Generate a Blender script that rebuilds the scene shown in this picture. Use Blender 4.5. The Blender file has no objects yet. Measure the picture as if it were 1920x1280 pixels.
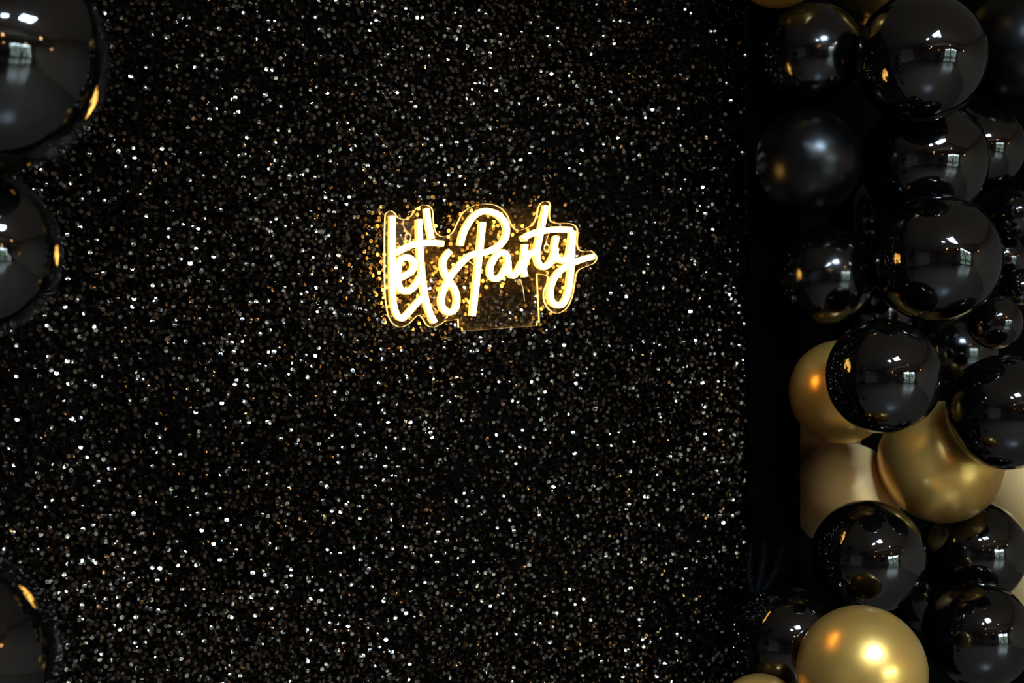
import bpy, bmesh, math, random
import numpy as np
from mathutils import Vector, Matrix

random.seed(7)
rng = np.random.default_rng(11)
S = bpy.context.scene
COL = S.collection
R = math.radians

# ------------------------------------------------------------------ camera
F = 2666.67            # 50 mm on a 36 mm sensor, in pixels of the 1920 px frame
PSI = R(27.0)          # the camera looks obliquely along the backdrop (backdrop front: y = 0)
DIST = 2.395
EYE = 1.5
cam = bpy.data.cameras.new('camera')
cam.lens = 50.0
cam.sensor_width = 36.0
cam.clip_start = 0.05
cam.dof.use_dof = True
cam.dof.focus_distance = 2.5
cam.dof.aperture_fstop = 4.0
cam_ob = bpy.data.objects.new('camera', cam)
cam_ob.location = (0, -DIST, EYE)
cam_ob.rotation_euler = (R(90), 0, -PSI)
COL.objects.link(cam_ob)
S.camera = cam_ob

# ------------------------------------------------------------------ world, exposure, portals
W = bpy.data.worlds.new('overcast_sky')
S.world = W
W.use_nodes = True
wn = W.node_tree.nodes
wn['Background'].inputs['Color'].default_value = (0.78, 0.92, 1.0, 1)
wn['Background'].inputs['Strength'].default_value = 36.0
S.view_settings.view_transform = 'Standard'
S.view_settings.look = 'None'
S.view_settings.exposure = 0.0
S.view_settings.gamma = 1.0
S.view_settings.use_curve_mapping = False

ROOM_X0, ROOM_X1, ROOM_Y0, ROOM_Y1, ROOM_H = -4.6, 4.7, -7.6, 0.55, 3.05
WIN = [(1.60, 2.95, 0.05, 2.50), (3.10, 4.42, 0.05, 2.50)]   # openings in the front wall (x0, x1, z0, z1)
for i, (x0, x1, z0, z1) in enumerate(WIN):
    L = bpy.data.lights.new('daylight_portal', 'AREA')
    L.shape = 'RECTANGLE'; L.size = x1 - x0; L.size_y = z1 - z0
    L.cycles.is_portal = True
    o = bpy.data.objects.new('daylight_portal', L)
    o.location = ((x0 + x1) / 2, ROOM_Y0 - 0.02, (z0 + z1) / 2)
    o.rotation_euler = (R(90), 0, 0)          # -Z of the lamp points to +y, into the room
    COL.objects.link(o)


# ------------------------------------------------------------------ helpers
def mat(name, color=(0.5, 0.5, 0.5), rough=0.5, metal=0.0, spec=0.5, emit=None, estr=0.0, **kw):
    m = bpy.data.materials.new(name)
    m.use_nodes = True
    p = m.node_tree.nodes['Principled BSDF']
    p.inputs['Base Color'].default_value = (*color, 1)
    p.inputs['Roughness'].default_value = rough
    p.inputs['Metallic'].default_value = metal
    p.inputs['Specular IOR Level'].default_value = spec
    if emit:
        p.inputs['Emission Color'].default_value = (*emit, 1)
        p.inputs['Emission Strength'].default_value = estr
    for k, v in kw.items():
        p.inputs[k.replace('_', ' ')].default_value = v
    return m


def nodes(m):
    return m.node_tree.nodes, m.node_tree.links, m.node_tree.nodes['Principled BSDF']


def add_noise_color(m, c0, c1, scale, detail=4, bump=0.0, bscale=None, lo=0.35, hi=0.65):
    n, l, p = nodes(m)
    tc = n.new('ShaderNodeTexCoord')
    nz = n.new('ShaderNodeTexNoise'); nz.inputs['Scale'].default_value = scale; nz.inputs['Detail'].default_value = detail
    cr = n.new('ShaderNodeValToRGB')
    cr.color_ramp.elements[0].color = (*c0, 1); cr.color_ramp.elements[0].position = lo
    cr.color_ramp.elements[1].color = (*c1, 1); cr.color_ramp.elements[1].position = hi
    l.new(tc.outputs['Object'], nz.inputs['Vector'])
    l.new(nz.outputs['Fac'], cr.inputs['Fac'])
    l.new(cr.outputs['Color'], p.inputs['Base Color'])
    if bump:
        nb = n.new('ShaderNodeTexNoise'); nb.inputs['Scale'].default_value = bscale or scale * 4
        nb.inputs['Detail'].default_value = 3
        b = n.new('ShaderNodeBump'); b.inputs['Strength'].default_value = bump; b.inputs['Distance'].default_value = 0.01
        l.new(tc.outputs['Object'], nb.inputs['Vector'])
        l.new(nb.outputs['Fac'], b.inputs['Height'])
        l.new(b.outputs['Normal'], p.inputs['Normal'])
    return m


def link(name, me, parent=None, m=None):
    o = bpy.data.objects.new(name, me)
    COL.objects.link(o)
    if m is not None:
        for mm in (m if isinstance(m, (list, tuple)) else [m]):
            me.materials.append(mm)
    if parent is not None:
        o.parent = parent
    return o


def obj(name, bm, m=None, parent=None, smooth=False):
    bmesh.ops.recalc_face_normals(bm, faces=bm.faces)
    me = bpy.data.meshes.new(name)
    bm.to_mesh(me); bm.free()
    if smooth:
        me.polygons.foreach_set('use_smooth', [True] * len(me.polygons))
    return link(name, me, parent, m)


def empty(name, loc, rot=(0, 0, 0)):
    o = bpy.data.objects.new(name, None)
    o.empty_display_size = 0.05
    o.location = loc; o.rotation_euler = rot
    COL.objects.link(o)
    return o


def tag(o, label=None, cat=None, group=None, kind=None):
    if label: o['label'] = label
    if cat: o['category'] = cat
    if group: o['group'] = group
    if kind: o['kind'] = kind
    return o


def box(bm, x0, x1, y0, y1, z0, z1):
    v = [bm.verts.new(p) for p in ((x0, y0, z0), (x1, y0, z0), (x1, y1, z0), (x0, y1, z0),
                                   (x0, y0, z1), (x1, y0, z1), (x1, y1, z1), (x0, y1, z1))]
    for f in ((0, 3, 2, 1), (4, 5, 6, 7), (0, 1, 5, 4), (1, 2, 6, 5), (2, 3, 7, 6), (3, 0, 4, 7)):
        bm.faces.new([v[i] for i in f])


def bevel(bm, w, seg=2):
    bmesh.ops.bevel(bm, geom=list(bm.edges), offset=w, segments=seg, affect='EDGES', profile=0.5)


def lathe(bm, prof, n=24, axis='z', off=(0, 0, 0)):
    rings = []
    for r, h in prof:
        ring = []
        for k in range(n):
            a = 2 * math.pi * k / n
            p = (r * math.cos(a), r * math.sin(a), h)
            if axis == 'y': p = (p[0], p[2], p[1])
            if axis == 'x': p = (p[2], p[0], p[1])
            ring.append(bm.verts.new((p[0] + off[0], p[1] + off[1], p[2] + off[2])))
        rings.append(ring)
    for a, b in zip(rings, rings[1:]):
        for k in range(n):
            bm.faces.new((a[k], a[(k + 1) % n], b[(k + 1) % n], b[k]))
    for ring in (rings[0], rings[-1]):
        bm.faces.new(ring)


def tube(bm, pts, r, n=8, caps=True):
    """round tube along a polyline"""
    pts = [Vector(p) for p in pts]
    rings = []
    ref = Vector((0, 0, 1))
    for i, p in enumerate(pts):
        t = (pts[min(i + 1, len(pts) - 1)] - pts[max(i - 1, 0)]).normalized()
        u = t.cross(ref)
        if u.length < 0.05: u = t.cross(Vector((1, 0, 0)))
        u.normalize(); v = t.cross(u)
        rr = r[i] if isinstance(r, (list, tuple)) else r
        rings.append([bm.verts.new(p + (u * math.cos(2 * math.pi * k / n) + v * math.sin(2 * math.pi * k / n)) * rr) for k in range(n)])
    for a, b in zip(rings, rings[1:]):
        for k in range(n):
            bm.faces.new((a[k], a[(k + 1) % n], b[(k + 1) % n], b[k]))
    if caps:
        bm.faces.new(rings[0]); bm.faces.new(rings[-1])


def spline(P, step):
    """Catmull-Rom through 2-D/3-D points, resampled"""
    P = [np.array(p, float) for p in P]
    Q = [2 * P[0] - P[1]] + P + [2 * P[-1] - P[-2]]
    out = []
    for i in range(1, len(Q) - 2):
        p0, p1, p2, p3 = Q[i - 1:i + 3]
        n = max(2, int(np.linalg.norm(p2 - p1) / step))
        for k in range(n):
            t = k / n
            out.append(0.5 * ((2 * p1) + (p2 - p0) * t + (2 * p0 - 5 * p1 + 4 * p2 - p3) * t * t + (3 * p1 - p0 - 3 * p2 + p3) * t ** 3))
    out.append(P[-1])
    return out


FW = np.array([math.sin(PSI), math.cos(PSI), 0.0])
RT = np.array([math.cos(PSI), -math.sin(PSI), 0.0])
UP = np.array([0, 0, 1.0])
EYEV = np.array([0, -DIST, EYE])


def on_plane(px, py, h=0.0):
    """point of the vertical plane y = -h that the survey of the photograph gives for a pixel; also its depth"""
    d = FW + RT * (px - 960) / F + UP * (640 - py) / F
    Z = (DIST - h) / d[1]
    return EYEV + d * Z, Z


# ------------------------------------------------------------------ materials
M_wall = add_noise_color(mat('painted_plaster', rough=0.7), (0.60, 0.56, 0.51), (0.66, 0.62, 0.57), 2.0, bump=0.1, bscale=60)
M_white = add_noise_color(mat('white_panel', rough=0.5), (0.76, 0.77, 0.80), (0.80, 0.81, 0.83), 1.5)
M_dark = add_noise_color(mat('wall_in_shade', rough=0.9, spec=0.0), (0.0018, 0.0018, 0.0018), (0.003, 0.003, 0.003), 3.0)  # near-black colour puts the shade behind the balloons into the wall
M_brown = add_noise_color(mat('taupe_paint', rough=0.7), (0.36, 0.28, 0.21), (0.42, 0.33, 0.25), 2.0)
M_ceiling = add_noise_color(mat('ceiling_paint', rough=0.9), (0.72, 0.65, 0.57), (0.78, 0.71, 0.63), 2.0)
M_floor = add_noise_color(mat('polished_floor', rough=0.28), (0.165, 0.125, 0.095), (0.22, 0.175, 0.135), 3.0)
M_frame = mat('window_metal', (0.03, 0.03, 0.032), 0.4, 0.6)
M_led = mat('panel_light', (0.9, 0.9, 0.9), 0.5, emit=(0.55, 0.76, 1.0), estr=200.0)
M_warm = mat('warm_bulb', (0.9, 0.8, 0.6), 0.5, emit=(1.0, 0.50, 0.17), estr=80.0)
M_black = mat('black_plastic', (0.015, 0.015, 0.016), 0.45)
M_screen = mat('screen_glass', (0.02, 0.025, 0.03), 0.08)
M_chrome = mat('steel', (0.6, 0.58, 0.55), 0.25, 1.0)

M_glass = bpy.data.materials.new('window_glass')
M_glass.use_nodes = True
_n, _l = M_glass.node_tree.nodes, M_glass.node_tree.links
_n.clear()
_o = _n.new('ShaderNodeOutputMaterial'); _m = _n.new('ShaderNodeMixShader'); _t = _n.new('ShaderNodeBsdfTransparent')
_g = _n.new('ShaderNodeBsdfGlossy'); _f = _n.new('ShaderNodeFresnel')
_g.inputs['Roughness'].default_value = 0.02; _f.inputs['IOR'].default_value = 1.45
_t.inputs['Color'].default_value = (0.95, 0.98, 0.97, 1)
_l.new(_f.outputs[0], _m.inputs[0]); _l.new(_t.outputs[0], _m.inputs[1]); _l.new(_g.outputs[0], _m.inputs[2]); _l.new(_m.outputs[0], _o.inputs[0])

# the black mesh cloth behind the sequins
M_cloth = mat('black_mesh_cloth', (0.010, 0.009, 0.008), 0.9, spec=0.0)
_n, _l, _p = nodes(M_cloth)
_tc = _n.new('ShaderNodeTexCoord')
_v = _n.new('ShaderNodeTexVoronoi'); _v.inputs['Scale'].default_value = 420
_nz = _n.new('ShaderNodeTexNoise'); _nz.inputs['Scale'].default_value = 260; _nz.inputs['Detail'].default_value = 4
_cr = _n.new('ShaderNodeValToRGB')
_cr.color_ramp.elements[0].position = 0.35; _cr.color_ramp.elements[0].color = (0.0012, 0.0011, 0.001, 1)
_cr.color_ramp.elements[1].position = 0.7; _cr.color_ramp.elements[1].color = (0.0075, 0.0062, 0.0048, 1)
_b = _n.new('ShaderNodeBump'); _b.inputs['Strength'].default_value = 0.9; _b.inputs['Distance'].default_value = 0.004
_l.new(_tc.outputs['Object'], _v.inputs['Vector']); _l.new(_tc.outputs['Object'], _nz.inputs['Vector'])
_l.new(_nz.outputs['Fac'], _cr.inputs['Fac']); _l.new(_cr.outputs['Color'], _p.inputs['Base Color'])
_l.new(_v.outputs['Distance'], _b.inputs['Height']); _l.new(_b.outputs['Normal'], _p.inputs['Normal'])

# sequins: glossy black plastic, every disc a little different
M_sequin = mat('black_sequin', (0.05, 0.04, 0.03), 0.08, 1.0)
_n, _l, _p = nodes(M_sequin)
_g = _n.new('ShaderNodeNewGeometry')
_mr = _n.new('ShaderNodeMapRange'); _mr.inputs['To Min'].default_value = 0.03; _mr.inputs['To Max'].default_value = 0.11
_mt = _n.new('ShaderNodeMath'); _mt.operation = 'MULTIPLY'; _mt.inputs[1].default_value = 7.31
_mf = _n.new('ShaderNodeMath'); _mf.operation = 'FRACT'
_ms = _n.new('ShaderNodeValToRGB')
_ms.color_ramp.elements[0].color = (0.016, 0.0135, 0.011, 1)
_ms.color_ramp.elements[1].color = (0.22, 0.188, 0.16, 1)
_e = _ms.color_ramp.elements.new(0.6); _e.color = (0.075, 0.063, 0.053, 1)
_l.new(_g.outputs['Random Per Island'], _mr.inputs['Value']); _l.new(_mr.outputs[0], _p.inputs['Roughness'])
_l.new(_g.outputs['Random Per Island'], _mt.inputs[0]); _l.new(_mt.outputs[0], _mf.inputs[0])
_l.new(_mf.outputs[0], _ms.inputs['Fac']); _l.new(_ms.outputs['Color'], _p.inputs['Base Color'])

M_velvet = add_noise_color(mat('black_velvet', rough=0.95, spec=0.0), (0.0006, 0.0006, 0.0006), (0.0012, 0.0012, 0.0012), 30, bump=0.2, bscale=300)
M_feather = mat('black_feather', (0.0025, 0.003, 0.004), 0.7, spec=0.08)

M_neon = mat('neon_front', (0.9, 0.9, 0.9), 0.4, emit=(1.0, 0.50, 0.065), estr=20.0)
M_neonside = mat('neon_side', (0.9, 0.8, 0.6), 0.4, emit=(1.0, 0.52, 0.10), estr=1.3)
M_neonback = mat('neon_back', (0.9, 0.8, 0.6), 0.4, emit=(1.0, 0.52, 0.09), estr=40.0)  # unseen rear glow, added to throw the halo onto the cloth

M_acryl = bpy.data.materials.new('clear_acrylic')
M_acryl.use_nodes = True
_n, _l = M_acryl.node_tree.nodes, M_acryl.node_tree.links
_n.clear()
_o = _n.new('ShaderNodeOutputMaterial'); _m = _n.new('ShaderNodeMixShader'); _m2 = _n.new('ShaderNodeMixShader')
_t = _n.new('ShaderNodeBsdfTransparent'); _g = _n.new('ShaderNodeBsdfGlossy'); _f = _n.new('ShaderNodeFresnel')
_d = _n.new('ShaderNodeBsdfTranslucent'); _nz = _n.new('ShaderNodeTexNoise'); _mr = _n.new('ShaderNodeMapRange'); _tc = _n.new('ShaderNodeTexCoord')
_g.inputs['Roughness'].default_value = 0.05; _f.inputs['IOR'].default_value = 1.06
_t.inputs['Color'].default_value = (0.97, 0.96, 0.93, 1)
_d.inputs['Color'].default_value = (0.95, 0.75, 0.45, 1)  # warm tint puts tube light into the veil; the sheet itself is clear
_nz.inputs['Scale'].default_value = 25; _nz.inputs['Detail'].default_value = 5
_mr.inputs['To Min'].default_value = 0.035; _mr.inputs['To Max'].default_value = 0.10
_l.new(_tc.outputs['Object'], _nz.inputs['Vector']); _l.new(_nz.outputs['Fac'], _mr.inputs['Value'])
_l.new(_mr.outputs[0], _m.inputs[0]); _l.new(_t.outputs[0], _m.inputs[1]); _l.new(_d.outputs[0], _m.inputs[2])
_l.new(_f.outputs[0], _m2.inputs[0]); _l.new(_m.outputs[0], _m2.inputs[1]); _l.new(_g.outputs[0], _m2.inputs[2])
_l.new(_m2.outputs[0], _o.inputs[0])

# sawn edge of the acrylic: milky, with emission added for tube light guided to it
M_edge = bpy.data.materials.new('acrylic_edge')
M_edge.use_nodes = True
_n, _l = M_edge.node_tree.nodes, M_edge.node_tree.links
_n.clear()
_o = _n.new('ShaderNodeOutputMaterial'); _a = _n.new('ShaderNodeAddShader'); _m = _n.new('ShaderNodeMixShader')
_d = _n.new('ShaderNodeBsdfTranslucent'); _df = _n.new('ShaderNodeBsdfDiffuse'); _e = _n.new('ShaderNodeEmission')
_d.inputs['Color'].default_value = (0.9, 0.85, 0.7, 1); _df.inputs['Color'].default_value = (0.6, 0.55, 0.4, 1)
_e.inputs['Color'].default_value = (1.0, 0.55, 0.13, 1); _e.inputs['Strength'].default_value = 1.8
_m.inputs[0].default_value = 0.3
_l.new(_d.outputs[0], _m.inputs[1]); _l.new(_df.outputs[0], _m.inputs[2])
_l.new(_m.outputs[0], _a.inputs[0]); _l.new(_e.outputs[0], _a.inputs[1]); _l.new(_a.outputs[0], _o.inputs[0])

M_wire = mat('gold_lit_wire', (0.7, 0.55, 0.3), 0.3, 0.0)  # golden light of the tubes put into the wire colour


def balloon_mat(name, color, rough, metal, spec, coat=0.0, mott=0.0):
    m = mat(name, color, rough, metal, spec)
    n, l, p = nodes(m)
    p.inputs['Coat Weight'].default_value = coat
    p.inputs['Coat Roughness'].default_value = 0.04
    tc = n.new('ShaderNodeTexCoord')
    nz = n.new('ShaderNodeTexNoise'); nz.inputs['Scale'].default_value = 3.0; nz.inputs['Detail'].default_value = 3
    mr = n.new('ShaderNodeMapRange')
    mr.inputs['To Min'].default_value = max(0.02, rough - mott); mr.inputs['To Max'].default_value = rough + mott
    l.new(tc.outputs['Object'], nz.inputs['Vector']); l.new(nz.outputs['Fac'], mr.inputs['Value'])
    l.new(mr.outputs[0], p.inputs['Roughness'])
    b = n.new('ShaderNodeBump'); b.inputs['Strength'].default_value = 0.02; b.inputs['Distance'].default_value = 0.02
    nb = n.new('ShaderNodeTexNoise'); nb.inputs['Scale'].default_value = 5.0
    l.new(tc.outputs['Object'], nb.inputs['Vector']); l.new(nb.outputs['Fac'], b.inputs['Height']); l.new(b.outputs['Normal'], p.inputs['Normal'])
    return m


MB = {
    'gloss': balloon_mat('glossy_black_latex', (0.0009, 0.0008, 0.0007), 0.045, 0.0, 0.75, mott=0.02),
    'satin': balloon_mat('satin_black_latex', (0.0009, 0.0008, 0.0007), 0.13, 0.0, 0.65, mott=0.04),
    'dull': balloon_mat('dull_black_latex', (0.0009, 0.0008, 0.0007), 0.30, 0.0, 0.36, mott=0.06),
    'matte': balloon_mat('matte_gold_latex', (0.88, 0.56, 0.22), 0.42, 0.3, 0.4, mott=0.04),
    'gold': balloon_mat('gold_latex', (0.80, 0.47, 0.11), 0.32, 0.8, 0.5, coat=0.25, mott=0.04),
}

# ------------------------------------------------------------------ the room
def struct(name, bm, m):
    return tag(obj(name, bm, m), kind='structure')


T = 0.12
b = bmesh.new(); box(b, ROOM_X0 - T, ROOM_X1 + T, ROOM_Y0 - T, ROOM_Y1 + T, -0.15, 0); struct('floor', b, M_floor)
b = bmesh.new(); box(b, ROOM_X0 - T, ROOM_X1 + T, ROOM_Y0 - T, ROOM_Y1 + T, ROOM_H, ROOM_H + 0.15); struct('ceiling', b, M_ceiling)
b = bmesh.new(); box(b, ROOM_X0 - T, ROOM_X1 + T, ROOM_Y1, ROOM_Y1 + T, 0, ROOM_H); struct('wall_back', b, M_dark)
b = bmesh.new(); box(b, ROOM_X0 - T, ROOM_X0, ROOM_Y0, ROOM_Y1, 0, ROOM_H); struct('wall_left', b, M_brown)
b = bmesh.new(); box(b, ROOM_X0, ROOM_X0 + .02, -4.9, -1.9, 0, 2.85); struct('trim_2', b, M_white)   # white lining of the left wall
b = bmesh.new(); box(b, ROOM_X1, ROOM_X1 + T, ROOM_Y0, ROOM_Y1, 0, ROOM_H); struct('wall_right', b, M_brown)
b = bmesh.new()
xs = [ROOM_X0, WIN[0][0], WIN[0][1], WIN[1][0], WIN[1][1], ROOM_X1]
zt = WIN[0][3]
for i in (0, 2, 4):
    box(b, xs[i], xs[i + 1], ROOM_Y0 - T, ROOM_Y0, 0, zt)
box(b, ROOM_X0, ROOM_X1, ROOM_Y0 - T, ROOM_Y0, zt, ROOM_H)
struct('wall_front', b, M_brown)
b = bmesh.new(); box(b, ROOM_X0, ROOM_X1, -4.4, -4.05, ROOM_H - 0.42, ROOM_H); struct('trim_1', b, M_brown)   # dropped beam
for i, (x0, x1, z0, z1) in enumerate(WIN):
    root = tag(empty('window_%d' % (i + 1), ((x0 + x1) / 2, ROOM_Y0 - 0.06, 0)), kind='structure')
    hw = (x1 - x0) / 2
    for nm, (a0, a1, c0, c1) in (('window_frame', (-hw, -hw + .06, 0, z1)), ('window_frame', (hw - .06, hw, 0, z1)),
                                 ('window_frame', (-hw + .06, hw - .06, z1 - .06, z1)), ('window_frame', (-hw + .06, hw - .06, 0, .06)),
                                 ('mullion', (-.025, .025, .06, z1 - .06))):
        bb = bmesh.new(); box(bb, a0, a1, -.03, .03, c0, c1); obj(nm, bb, M_frame, root)
    for s in (-1, 1):
        bb = bmesh.new(); a0, a1 = sorted((s * .025, s * (hw - .06))); box(bb, a0, a1, -.004, .004, .06, z1 - .06)
        obj('pane', bb, M_glass, root)

# ground and hedge outside the windows
M_paving = add_noise_color(mat('grey_paving', rough=0.8), (0.10, 0.10, 0.09), (0.14, 0.14, 0.13), 3)
b = bmesh.new(); box(b, -6, 10, -16, ROOM_Y0 - T, -0.2, -0.02); tag(obj('ground', b, M_paving), kind='structure')
M_leaf = add_noise_color(mat('hedge_leaf', rough=0.6), (0.035, 0.075, 0.012), (0.10, 0.17, 0.035), 40)
N = 10000
c = rng.random((N, 3)) * np.array([7.4, 0.9, 2.4]) + np.array([-1.2, -11.4, 0.0])
me = bpy.data.meshes.new('hedge')
a = rng.normal(size=(N, 3)); a /= np.linalg.norm(a, axis=1)[:, None]
w = np.cross(a, rng.normal(size=(N, 3))); w /= np.linalg.norm(w, axis=1)[:, None]
V = np.stack([c - a * .09, c + w * .05, c + a * .09, c - w * .05], 1).reshape(-1, 3)
V[:, 2] = np.maximum(V[:, 2], -0.01)
me.from_pydata(V.tolist(), [], np.arange(4 * N).reshape(-1, 4).tolist())
tag(link('hedge', me, None, M_leaf), 'green leafy hedge outside beyond the windows', 'hedge', kind='stuff')

# ceiling lights: two bright panels over the area in front of the backdrop, small warm pendants deeper in the room
for i, (x, y, s, lab) in enumerate(((1.30, -2.55, .25, 'large cool white square ceiling panel nearer the backdrop'),
                                    (0.50, -2.68, .10, 'small cool white square ceiling panel beyond the large one'))):
    t = tag(empty('ceiling_light', (x, y, ROOM_H)), lab, 'ceiling light')
    bb = bmesh.new(); box(bb, -s - .03, s + .03, -s - .03, s + .03, -.04, 0); obj('housing', bb, M_frame, t)
    bb = bmesh.new(); box(bb, -s, s, -s, s, -.05, -.04); obj('diffuser', bb, M_led, t)
pend = [(2.20, -2.95, 'nearest the backdrop'), (0.45, -3.3, 'beyond the small ceiling panel'), (0.72, -5.9, 'behind the television'),
        (-1.25, -6.3, 'leftmost of them all'), (2.45, -5.3, 'in the middle before the windows'), (4.25, -3.9, 'next to the right wall')]
for i, (x, y, where) in enumerate(pend):
    t = tag(empty('pendant_lamp', (x, y, ROOM_H)), 'small warm pendant bulb on a cord, ' + where, 'lamp', 'warm pendant bulbs')
    dz = -.55 - .12 * (i % 3)
    bb = bmesh.new(); lathe(bb, [(.004, dz + .07), (.004, 0)], 8); obj('cord', bb, M_black, t)
    bb = bmesh.new(); lathe(bb, [(.012, dz + .035), (.016, dz + .04), (.016, dz + .075), (.008, dz + .08)], 12); obj('socket', bb, M_black, t)
    bb = bmesh.new(); lathe(bb, [(.006, dz - .05), (.022, dz - .043), (.032, dz - .018), (.028, dz + .01), (.014, dz + .036)], 14); obj('bulb', bb, M_warm, t, True)

# a screen on a stand and two white display boards that only the balloons mirror
t = tag(empty('television', (0.75, -5.0, 0)), 'dark television screen on a slim floor stand before the windows', 'television')
bb = bmesh.new(); box(bb, -.45, .45, -.03, .03, 1.15, 1.75); bevel(bb, .008); obj('casing', bb, M_black, t)
bb = bmesh.new(); box(bb, -.43, .43, .031, .034, 1.18, 1.73); obj('screen', bb, M_screen, t)
bb = bmesh.new(); lathe(bb, [(.03, .02), (.03, 1.2)], 14); obj('pole', bb, M_black, t)
bb = bmesh.new(); box(bb, -.3, .3, -.25, .25, 0, .03); bevel(bb, .006); obj('base', bb, M_black, t)

# ------------------------------------------------------------------ sequin backdrop
BX0, BX1, BZ1 = -0.10, 1.760, 2.45
sx0, sx1, sz0, sz1 = 0.02, 1.757, 0.62, 2.36
back = tag(empty('sequin_backdrop', ((BX0 + BX1) / 2, 0, 0)),
           'wide black sequin backdrop glittering behind the glowing sign', 'backdrop')
bb = bmesh.new()
nx, nz = 70, 80
ox = (BX0 + BX1) / 2


def ripple(x, z):
    return 0.0025 * math.sin(x * 9 + z * 4) + 0.002 * math.sin(z * 13 - x * 5 + 1)


grid = [[bb.verts.new((BX0 + (BX1 - BX0) * i / nx - ox, 0.006 + ripple(BX0 + (BX1 - BX0) * i / nx, BZ1 * j / nz), 0.012 + (BZ1 - .012) * j / nz)) for i in range(nx + 1)] for j in range(nz + 1)]
for j in range(nz):
    for i in range(nx):
        bb.faces.new((grid[j][i], grid[j][i + 1], grid[j + 1][i + 1], grid[j + 1][i]))
ext = bmesh.ops.extrude_face_region(bb, geom=list(bb.faces))
for v in [g for g in ext['geom'] if isinstance(g, bmesh.types.BMVert)]:
    v.co.y = 0.018
obj('mesh_cloth', bb, M_cloth, back, True)
bb = bmesh.new()
box(bb, BX0 - ox + .02, BX1 - ox - .02, .02, .05, 0, .05); box(bb, BX0 - ox + .02, BX1 - ox - .02, .02, .05, BZ1 - .06, BZ1 - .01)
box(bb, BX0 - ox + .02, BX0 - ox + .06, .02, .05, .05, BZ1 - .06); box(bb, BX1 - ox - .06, BX1 - ox - .02, .02, .05, .05, BZ1 - .06)
obj('frame', bb, M_black, back)

# one sequin: a cupped disc with an off-centre sewing hole
NS = 8
SR = 0.0038
ang = np.arange(NS) * 2 * math.pi / NS
outer = np.stack([np.cos(ang), np.sin(ang)], 1)
inner = np.stack([0.14 * np.cos(ang), 0.36 + 0.14 * np.sin(ang)], 1)
flat = np.concatenate([outer, inner])
r2 = (flat ** 2).sum(1)
TEMPL = np.stack([flat[:, 0], 0.035 * (1.0 - r2), flat[:, 1]], 1)      # cup bulging to +y (away from the viewer)
quads = np.array([[k, (k + 1) % NS, NS + (k + 1) % NS, NS + k] for k in range(NS)])

sp = 0.0076
gx = np.arange(sx0, sx1 - .002, sp); gz = np.arange(sz0, sz1, sp * 0.93)
X, Zc = np.meshgrid(gx, gz)
X = X + (np.arange(len(gz)) % 2)[:, None] * sp / 2
X = X.ravel(); Zc = Zc.ravel()
X = np.minimum(X + rng.normal(0, 0.0022, X.size), sx1 + 0.001); Zc = Zc + rng.normal(0, 0.0022, Zc.size)
# fewer sequins in drifting patches, standing for areas that mirror the dark room
thin = 0.18 + 0.20 * np.sin(X * 5.2 + Zc * 2.6 + 2.2) * np.sin(Zc * 6.1 - X * 2.4 + 0.4) + 0.12 * np.sin(X * 17 + Zc * 9) * np.sin(Zc * 15 - X * 6)
thin = thin + 0.25 * np.exp(-((X - 1.33) / .22) ** 2 - ((Zc - 1.72) / .14) ** 2) + 0.25 * np.exp(-((X - 1.17) / .22) ** 2 - ((Zc - 1.28) / .16) ** 2)
keep = rng.random(X.size) > thin
X, Zc = X[keep], Zc[keep]
n = X.size
Yc = -0.004 - rng.random(n) * 0.0055
# each hangs from its hole, lower rim lifted off the cloth; large folds of the cloth turn whole areas together
fold = 11.0 * np.sin(X * 4.1 + Zc * 3.3 + .6) + 7.0 * np.sin(Zc * 8.2 - X * 3.0)
foldz = 6.0 * np.sin(X * 7.3 - Zc * 2.1) + 4.0 * np.sin(X * 13 + Zc * 5)
tx = np.radians(10 + fold + rng.normal(0, 17, n))        # pitch: > 0 turns the face upward
tz = np.radians(foldz + rng.normal(0, 18, n))
ty = rng.normal(0, 0.5, n)
scl = SR * (1 + rng.normal(0, 0.04, n))


def rot_pts(P, ax, ay, az):
    """P (n, k, 3) turned by ay about y, ax about x, az about z"""
    x, y, z = P[..., 0], P[..., 1], P[..., 2]
    c, s = np.cos(ay)[:, None], np.sin(ay)[:, None]
    x, z = c * x + s * z, -s * x + c * z
    c, s = np.cos(ax)[:, None], np.sin(ax)[:, None]
    y, z = c * y + s * z, -s * y + c * z          # facing -y, positive pitch looks up
    c, s = np.cos(az)[:, None], np.sin(az)[:, None]
    x, y = c * x - s * y, s * x + c * y
    return np.stack([x, y, z], -1)


# the nearest 300 in the photograph (along its left edge) are pieces of their own, the rest one mass
order = np.argsort(np.abs(X - 0.335) + 0.35 * np.abs(Zc - EYE + 0.13))
single = order[:300]
mass = np.setdiff1d(np.arange(n), single)
P = rot_pts(TEMPL[None].repeat(len(mass), 0), tx[mass], ty[mass], tz[mass]) * scl[mass][:, None, None]
P = P + np.stack([X[mass] - ox, Yc[mass], Zc[mass]], -1)[:, None, :]
k = len(mass)
me = bpy.data.meshes.new('sequin_mass')
me.vertices.add(k * 2 * NS); me.vertices.foreach_set('co', P.reshape(-1).astype(np.float32))
Q = (quads[None] + (np.arange(k) * 2 * NS)[:, None, None]).reshape(-1)
me.loops.add(Q.size); me.loops.foreach_set('vertex_index', Q.astype(np.int32))
me.polygons.add(Q.size // 4)
me.polygons.foreach_set('loop_start', np.arange(0, Q.size, 4, dtype=np.int32))
me.polygons.foreach_set('use_smooth', np.ones(Q.size // 4, dtype=bool))
me.update(calc_edges=True)
tag(link('sequin_mass', me, back, M_sequin), kind='stuff')
me = bpy.data.meshes.new('sequin')
me.from_pydata((TEMPL * SR).tolist(), [], quads.tolist())
me.polygons.foreach_set('use_smooth', [True] * NS)
me.materials.append(M_sequin)
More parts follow.
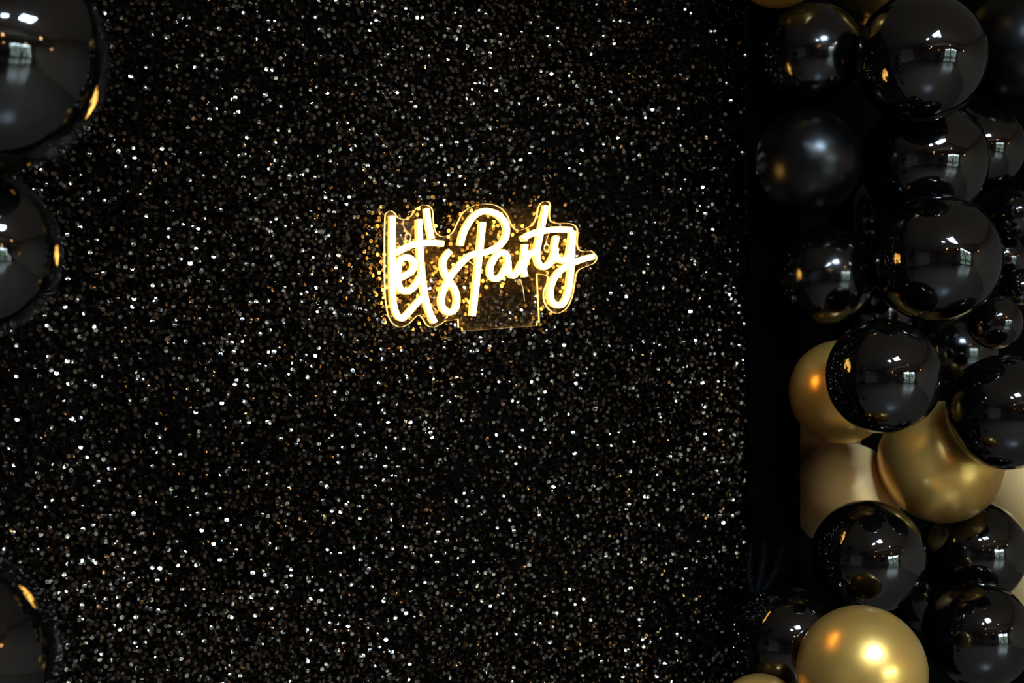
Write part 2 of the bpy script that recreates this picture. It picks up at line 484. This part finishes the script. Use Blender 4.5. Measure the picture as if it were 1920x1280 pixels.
for i in single:
    o = bpy.data.objects.new('sequin', me)
    M = Matrix.Rotation(tz[i], 4, 'Z') @ Matrix.Rotation(-tx[i], 4, 'X') @ Matrix.Rotation(ty[i], 4, 'Y')
    o.matrix_local = Matrix.Translation((X[i] - ox, Yc[i], Zc[i])) @ M
    COL.objects.link(o)
    o.parent = back

# black velvet strip between the sequins and the balloons
DX0, DX1 = 1.757, 1.884
bb = bmesh.new()
nx, nz = 48, 30
fr = []; bk = []
for j in range(nz + 1):
    z = 0.004 + 2.55 * j / nz
    rf, rb = [], []
    for i in range(nx + 1):
        u = i / nx
        y = -0.018 - 0.010 * math.sin(u * 2 * math.pi * 3.3 + .15 * math.sin(z * 3)) * (1 - (2 * u - 1) ** 6)
        x = DX0 + (DX1 - DX0) * u
        rf.append(bb.verts.new((x - DX0, y - .004, z))); rb.append(bb.verts.new((x - DX0, y + .004, z)))
    fr.append(rf); bk.append(rb)
for j in range(nz):
    for i in range(nx):
        bb.faces.new((fr[j][i], fr[j][i + 1], fr[j + 1][i + 1], fr[j + 1][i]))
        bb.faces.new((bk[j][i], bk[j + 1][i], bk[j + 1][i + 1], bk[j][i + 1]))
    bb.faces.new((fr[j][0], fr[j + 1][0], bk[j + 1][0], bk[j][0]))
    bb.faces.new((fr[j][nx], bk[j][nx], bk[j + 1][nx], fr[j + 1][nx]))
for j in (0, nz):
    for i in range(nx):
        bb.faces.new((fr[j][i], bk[j][i], bk[j][i + 1], fr[j][i + 1]))
drape = tag(empty('drape', (DX0, 0, 0)), 'narrow black velvet drape hanging between sequin backdrop and balloon column', 'drape')
obj('pleated_cloth', bb, M_velvet, drape, True)
bb = bmesh.new(); tube(bb, [(0, -.018, 2.56), (DX1 - DX0, -.018, 2.56)], .012, 12); obj('rail', bb, M_black, drape, True)

# ------------------------------------------------------------------ neon sign
PLATE_B, PLATE_F, TUBE_F = 0.022, 0.028, 0.042
sc_ = 4.174
sign_c, _ = on_plane(918, 500, PLATE_F)
sign = tag(empty('neon_sign', (sign_c[0], 0, sign_c[2])),
           "glowing warm white neon sign reading let's Party on a clear acrylic plate", 'sign')


def sp2(cx, cy, h):
    """survey point of the sign -> (x, z) relative to the sign's root"""
    p, _ = on_plane(690 + cx / sc_, 350 + cy / sc_, h)
    return np.array([p[0] - sign_c[0], p[2] - sign_c[2]])


OUT = [(140,215),(160,195),(185,188),(212,203),(235,238),(268,252),(305,250),(340,228),(365,190),(395,160),(440,143),(485,150),(508,180),(514,240),(520,310),
       (540,362),(580,388),(635,382),(675,345),(705,280),(740,215),(790,168),(850,142),(920,133),(990,140),(1050,170),(1095,225),(1118,280),(1145,322),(1180,340),
       (1235,328),(1290,298),(1322,240),(1335,175),(1355,130),(1385,115),(1418,116),(1432,150),(1425,220),(1436,268),(1475,283),(1540,284),(1600,290),(1638,318),
       (1646,370),(1641,440),(1655,490),(1700,505),(1750,500),(1782,528),(1797,555),(1775,597),(1715,622),(1650,655),(1630,710),(1617,790),(1600,870),(1560,950),
       (1490,990),(1425,962),(1385,895),(1382,820),(1408,750),(1412,700),(1385,688),(1325,680)]
OUT2 = [(710,1035),(650,1045),(605,1052),(570,1078),(510,1100),(462,1080),(435,1035),(405,1003),(370,1025),(320,1075),
        (260,1098),(205,1075),(168,1020),(146,920),(136,780),(134,600),(134,400),(136,280)]
outl = [sp2(x, y, PLATE_F) for x, y in spline(OUT, 14)]
outl += [sp2(x, y, PLATE_F) for x, y in ((1345, 1060), (1325, 1064), (1327, 1087), (743, 1130), (740, 1103), (712, 1102))]
outl += [sp2(x, y, PLATE_F) for x, y in spline(OUT2, 14)]
bb = bmesh.new()
vf = [bb.verts.new((p[0], -PLATE_F, p[1])) for p in outl]
vb = [bb.verts.new((p[0], -PLATE_B, p[1])) for p in outl]
f1 = bb.faces.new(vf); f2 = bb.faces.new(vb[::-1])
for i in range(len(outl)):
    j = (i + 1) % len(outl)
    f = bb.faces.new((vf[i], vb[i], vb[j], vf[j])); f.material_index = 1
bmesh.ops.triangulate(bb, faces=[f1, f2])
obj('acrylic_plate', bb, [M_acryl, M_edge], sign)

PROF = [(-.0050, 0.0), (-.0053, .0105), (-.0047, .0128), (-.0026, .0139), (0, .0142), (.0026, .0139), (.0047, .0128), (.0053, .0105), (.0050, 0.0)]
FRONT = (2, 3, 4, 5)     # profile spans that belong to the diffuser (2..5), the others are the housing


def neon(strokes, label, layer=0):
    bb = bmesh.new()
    for q, st in enumerate(strokes):
        pts = [sp2(x, y, TUBE_F) for x, y in spline(st, 7)]
        rings = []
        lift = 0.0003 * (q + 3 * layer)
        for i, p in enumerate(pts):
            t = pts[min(i + 1, len(pts) - 1)] - pts[max(i - 1, 0)]
            t = t / np.linalg.norm(t)
            s = np.array([t[1], -t[0]])
            rings.append([bb.verts.new((p[0] + s[0] * a, -PLATE_F - .0002 - (hh + lift if hh > .005 else hh), p[1] + s[1] * a)) for a, hh in PROF])
        for a, c in zip(rings, rings[1:]):
            for k in range(len(PROF) - 1):
                f = bb.faces.new((a[k], a[k + 1], c[k + 1], c[k]))
                f.material_index = 0 if 1 <= k <= 6 else 1
                f.smooth = True
            bb.faces.new((a[-1], a[0], c[0], c[-1])).material_index = 2
        for r_ in (rings[0], rings[-1]):
            bb.faces.new(r_).material_index = 1
    o = obj('letter', bb, [M_neon, M_neonside, M_neonback], sign)
    o['label'] = label
    return o


neon([[(200,228),(197,400),(197,600),(199,760),(206,900),(232,995),(270,1028),(312,1000),(350,955),(395,905),(432,868)]], 'glowing letter l of the sign')
neon([[(234,722),(290,698),(345,664),(366,620),(354,572),(312,552),(268,566),(246,612),(240,690),(245,760),(266,806),(305,816),(350,800),(392,748),(425,690)]], 'glowing letter e of the sign', 1)
neon([[(406,255),(410,430),(425,640),(448,830),(480,960),(526,1062)], [(226,516),(330,462),(450,440),(540,440),(592,446)]], 'glowing letter t of the first word', 2)
neon([[(468,170),(478,270),(505,405)]], 'glowing apostrophe stroke of the sign')
neon([[(648,502),(612,548),(594,600),(606,670),(645,735),(685,800),(704,870),(692,950),(650,982),(605,965),(582,905),(594,825),(630,745),(668,680),(720,618),(775,560),(830,525)]], 'glowing letter s of the sign', 1)
neon([[(905,278),(884,480),(862,680),(844,850),(824,1010)],
      [(728,458),(745,385),(780,305),(832,232),(890,195),(950,192),(1020,216),(1072,270),(1092,335),(1078,405),(1030,462),(955,502),(880,520),(830,525)]], 'glowing capital letter p of the sign', 2)
neon([[(1108,560),(1080,518),(1040,518),(995,565),(966,630),(968,690),(1002,720),(1048,700),(1085,640),(1110,580)],
      [(1100,545),(1106,620),(1118,680),(1150,694),(1180,660),(1215,590)]], 'glowing letter a of the sign')
neon([[(1238,452),(1228,560),(1224,640),(1238,702)], [(1222,640),(1245,570),(1275,525),(1318,505)]], 'glowing letter r of the sign', 1)
neon([[(1404,150),(1378,260),(1352,380),(1332,490),(1335,580),(1372,626),(1420,608),(1456,550),(1478,480)], [(1212,408),(1290,366),(1400,342),(1500,334),(1600,338)]], 'glowing letter t of the second word', 2)
neon([[(1484,388),(1470,470),(1484,548),(1530,578),(1575,545),(1594,470),(1610,352)],
      [(1612,345),(1604,480),(1600,600),(1590,720),(1570,840),(1535,912),(1492,928),(1450,900),(1434,840),(1450,750),(1500,670),(1590,606),(1690,566),(1772,546)]], 'glowing letter y of the sign', 1)

# hanging hooks, standoffs and thin feed wires, the last strand drawn for a scratch
for (hx, hy, wire) in ((312, 395, [(300, 350), (275, 300), (278, 262), (310, 250)]), (1398, 480, [(1390, 440), (1405, 395), (1425, 340), (1433, 300)])):
    c = sp2(hx, hy, PLATE_F + .003)
    bb = bmesh.new()
    ringp = [(c[0] + .0055 * math.cos(a), -PLATE_F - .003, c[1] + .0068 * math.sin(a)) for a in np.linspace(math.pi * .5, math.pi * 2.5, 25)]
    tube(bb, ringp, .0017, 8)
    w = [sp2(x, y, PLATE_F + .003) for x, y in wire]
    tube(bb, [(c[0], -PLATE_F - .003, c[1] + .0062), (w[0][0], -PLATE_F - .003, w[0][1])], .003, 8)
    o = obj('hanging_hook', bb, M_chrome, sign, True)
    bb = bmesh.new()
    tube(bb, [(p[0], -PLATE_F - .003, p[1]) for p in spline([w_ for w_ in w], .004)], .0008, 6)
    obj('hanging_wire', bb, M_wire, o, True)
for pts in ([(780, 580), (810, 600), (838, 625)], [(940, 545), (955, 565), (975, 570)], [(505, 945), (540, 970), (590, 968)], [(1190, 730), (1210, 800), (1222, 900)]):
    bb = bmesh.new()
    tube(bb, [(p[0], -PLATE_F - .0015, p[1]) for p in spline([sp2(x, y, PLATE_F) for x, y in pts], .004)], .0009, 6)
    obj('wire_and_scratch', bb, M_wire, sign, True)
for (x, y) in ((200, 520), (540, 1060), (1600, 330), (1320, 1000), (900, 330)):
    c = sp2(x, y, PLATE_B)
    bb = bmesh.new(); lathe(bb, [(.003, -PLATE_B), (.003, .0005)], 12, 'y', (c[0], 0, c[1]))
    obj('standoff', bb, M_acryl, sign, True)

# ------------------------------------------------------------------ balloons
def balloon_meshes():
    bb = bmesh.new()
    # profile along the axis (z): nipple at the top, neck at the bottom, unit radius
    prof = []
    NP = 34
    for i in range(NP + 1):
        t = math.pi * i / NP
        r, z = math.sin(t), math.cos(t)
        if z < 0:
            z *= 1.05 + .06 * (-z) ** 3
        prof.append([r, z])
    prof[0] = [0.012, 1.012]; prof[1][1] += .003
    prof[-3] = [0.20, -1.095]; prof[-2] = [0.10, -1.13]; prof[-1] = [0.055, -1.17]
    lathe(bb, prof, 48)
    me = bpy.data.meshes.new('balloon'); bmesh.ops.recalc_face_normals(bb, faces=bb.faces); bb.to_mesh(me); bb.free()
    me.polygons.foreach_set('use_smooth', [True] * len(me.polygons))
    bb = bmesh.new()
    lathe(bb, [(.05, -1.165), (.085, -1.18), (.085, -1.21), (.045, -1.225), (.06, -1.25), (.115, -1.29), (.12, -1.30), (.10, -1.296)], 16)
    kn = bpy.data.meshes.new('knot'); bmesh.ops.recalc_face_normals(bb, faces=bb.faces); bb.to_mesh(kn); bb.free()
    kn.polygons.foreach_set('use_smooth', [True] * len(kn.polygons))
    return me, kn


B_ME, K_ME = balloon_meshes()
B_BY, K_BY = {}, {}
for key, m in MB.items():
    B_BY[key] = B_ME.copy(); B_BY[key].name = 'balloon'; B_BY[key].materials.append(m)
    K_BY[key] = K_ME.copy(); K_BY[key].name = 'knot'; K_BY[key].materials.append(m)


def balloon(c, r, key, label, axis, group, squash=(1, 1, 1)):
    o = bpy.data.objects.new('balloon', B_BY[key])
    q = Vector(axis).normalized().to_track_quat('Z', 'Y')
    o.matrix_world = Matrix.Translation(Vector(c)) @ q.to_matrix().to_4x4() @ Matrix.Diagonal((r * squash[0], r * squash[1], r * squash[2], 1))
    COL.objects.link(o)
    kn = bpy.data.objects.new('knot', K_BY[key])
    COL.objects.link(kn)
    kn.parent = o
    return tag(o, label, 'balloon', group)


HUB, _ = on_plane(1740, 640, -0.05)
RIGHT = [
    # px, py, radius px, distance in front of the backdrop, finish, label
    (1523, 100, 95, 0.14, 'satin', 'satin black balloon topmost beside the drape, overlapping its edge', None),
    (1726, 108, 121, 0.327, 'gloss', 'large glossy black balloon in front at the top of the right column', None),
    (1515, 303, 99, 0.143, 'dull', 'dull satin black balloon beside the drape, second from the top', None),
    (1734, 302, 117, 0.19, 'gloss', 'glossy black balloon tucked under the large topmost front balloon', None),
    (1836, 277, 86, 0.07, 'gloss', 'black balloon half hidden behind two front balloons near upper right edge', None),
    (1755, 484, 121, 0.302, 'gloss', 'large shiny black balloon mirroring the whole room, mid height of the column', None),
    (1548, 517, 91, 0.137, 'satin', 'satin black balloon beside the drape just above the orange gold balloon', None),
    (1657, 705, 108, 0.325, 'gloss', 'shiny black balloon covering the right half of the orange gold balloon', None),
    (1866, 604, 51, 0.27, 'gloss', 'smallest shiny black balloon in front, under the room-mirroring balloon', None),
    (1886, 772, 108, 0.358, 'gloss', 'black balloon cut by the right frame edge, resting on the gold balloon', None),
    (1577, 734, 97, 0.13, 'gold', 'orange gold balloon half hidden by a shiny black balloon', None),
    (1545, 808, 70, -0.175, 'matte', 'gold balloon peeping out deep between two larger gold ones beside drape', None),
    (1585, 930, 101, -0.042, 'matte', 'matte gold balloon partly behind the drape edge, above a black balloon', (-.55, -.8, .25)),
    (1767, 866, 114, .158, 'gold', 'round pale gold balloon with visible nipple, middle of the gold group', (.1, -.93, -.12)),
    (1938, 915, 95, 0.02, 'matte', 'pale gold balloon behind, cut by the right frame edge', None),
    (1628, 1045, 107, 0.2, 'gloss', 'shiny black balloon directly above the large lowest gold balloon', None),
    (1830, 1033, 96, 0.131, 'gloss', 'black balloon just below the round pale gold balloon, right side', None),
    (1834, 1190, 101, 0.242, 'gloss', 'shiny black balloon at lower right, beside the large lowest gold balloon', None),
    (1616, 1258, 121, 0.372, 'gold', 'large bright gold balloon at the bottom with a white highlight', None),
    (1475, 1204, 105, 0.152, 'gloss', 'dark black balloon at lower left of the column, under the feather', None),
    (1425, 1347, 82, 0.23, 'gold', 'gold balloon just rising over the bottom frame edge by the drape', None),
    (1965, 1120, 75, 0.05, 'matte', 'sliver of gold balloon at right frame edge between two black balloons', None),
    (1460, -79, 91, 0.14, 'gold', 'gold balloon dipping in at the top edge above the drape', None),
    (1730, -98, 106, 0.16, 'gold', 'gold balloon dipping in at the top edge above the large front balloon', None),
    (1652, -72, 92, -.11, 'gold', 'gold balloon peeping in at the top edge between two black balloons', None),
    (1912, 85, 107, 0.14, 'dull', 'satin black balloon at the upper right corner behind the top front balloon', None),
    (1903, 402, 48, 0.116, 'gloss', 'small black balloon at right edge above the room-mirroring balloon\'s shoulder', None),
    (1880, 484, 46, 0.064, 'gloss', 'small black balloon wedged behind the right flank of the room-mirroring balloon', None),
    (1958, 462, 62, 0.05, 'gloss', 'black balloon mostly outside the right frame edge at mid height', None),
    (1912, 540, 36, 0.14, 'gloss', 'tiny black balloon at right edge above the smallest front balloon', None),
    (1640, 410, 85, -0.12, 'satin', 'black filler balloon added to darken the gap left of the room-mirroring balloon', None),  # last four are fillers added for the shade in the gaps
    (1640, 590, 80, -0.06, 'satin', 'black filler balloon added to darken the gap above the orange gold balloon', None),
    (1790, 660, 80, 0.02, 'satin', 'black filler balloon added to darken the gap right of the balloon covering the orange gold one', None),
    (1740, 1110, 80, -0.033, 'satin', 'black filler balloon added to darken the gap between the four lowest front balloons', None),
]
for (px, py, rp, h, key, lab, ax) in RIGHT:
    c, Z = on_plane(px, py, h)
    r = rp * Z / F
    axis = ax or tuple((np.array(c) - HUB) * np.array([1, 1, .35]) + np.array([0.05, -.25, 0.02]))
    balloon(c, r, key, lab, axis, 'balloons of the right column')
# knotted neck of the gold balloon above, peeping between two black ones
LEFT = [
    (-20, 108, 218, 1.70, 'gloss', 'large black balloon at the upper left corner, nearest the camera', (.3, -.6, .3)),
    (-44, 475, 157, 1.78, 'gloss', 'black balloon at the left edge below the upper left corner balloon', (.3, -.8, -.1)),
    (-104, 1236, 211, 1.72, 'gloss', 'black balloon at the lower left corner', (.3, -.6, .3)),
]
for (px, py, rp, Z, key, lab, ax) in LEFT:
    d = FW + RT * (px - 960) / F + UP * (640 - py) / F
    balloon(EYEV + d * Z, rp * Z / F, key, lab, ax, 'balloons of the left column')

# poles that carry the two balloon columns
lc = EYEV + (FW + RT * (-190 - 960) / F) * 1.86
for (x, y, lab) in ((lc[0], lc[1], 'black pole carrying the left balloons'), (HUB[0] + .04, 0.19, 'black pole hidden inside the right balloon column')):
    t = tag(empty('balloon_stand', (x, y, 0)), lab, 'stand')
    bb = bmesh.new(); lathe(bb, [(.011, .02), (.011, 2.5), (.006, 2.51)], 14); obj('pole', bb, M_black, t, True)
    bb = bmesh.new(); lathe(bb, [(.15, 0), (.15, .012), (.02, .025), (.02, .06)], 24); obj('base', bb, M_black, t, True)

# ------------------------------------------------------------------ black feather plume over the dark lower balloon
plume = tag(empty('feather_plume', (0, 0, 0)), 'faint black feather plume rising beside the drape above a dark balloon', 'feather')
base, _ = on_plane(1412, 1125, .055)
plume.location = base
for (tipx, tipy, bend, n_) in ((1467, 1022, .012, 46), (1432, 1012, .006, 44), (1408, 1018, -.01, 40)):
    tip, _ = on_plane(tipx, tipy, .05)
    v = tip - base
    L = np.linalg.norm(v)
    side = np.array([v[2], 0, -v[0]]) / L
    pts = [v * t + side * bend * math.sin(math.pi * t) for t in np.linspace(0, 1, 14)]
    bb = bmesh.new(); tube(bb, pts, [.0012 * (1 - .8 * i / 13) for i in range(14)], 6)
    fo = obj('feather', bb, M_feather, plume, True)
    bb = bmesh.new()
    for i in range(n_):
        t = .12 + .86 * i / n_
        p = v * t + side * bend * math.sin(math.pi * t)
        for s in (-1, 1):
            ln = .020 * math.sin(math.pi * min(1, .15 + .85 * t)) ** .6 * (.7 + .5 * random.random()) + .004
            d = (v / L * .8 + side * s * .6) * ln
            e = p + d + np.array([0, random.uniform(-.006, .004), -.1 * ln])
            wv = v / L * .0011
            a_, b_, c_ = bb.verts.new(p - wv), bb.verts.new(p + wv), bb.verts.new(e)
            d_ = bb.verts.new(p + np.array([0, -.0012, 0]))
            bb.faces.new((a_, b_, c_)); bb.faces.new((a_, d_, c_)); bb.faces.new((d_, b_, c_))
    tag(obj('vane', bb, M_feather, fo), kind='stuff')
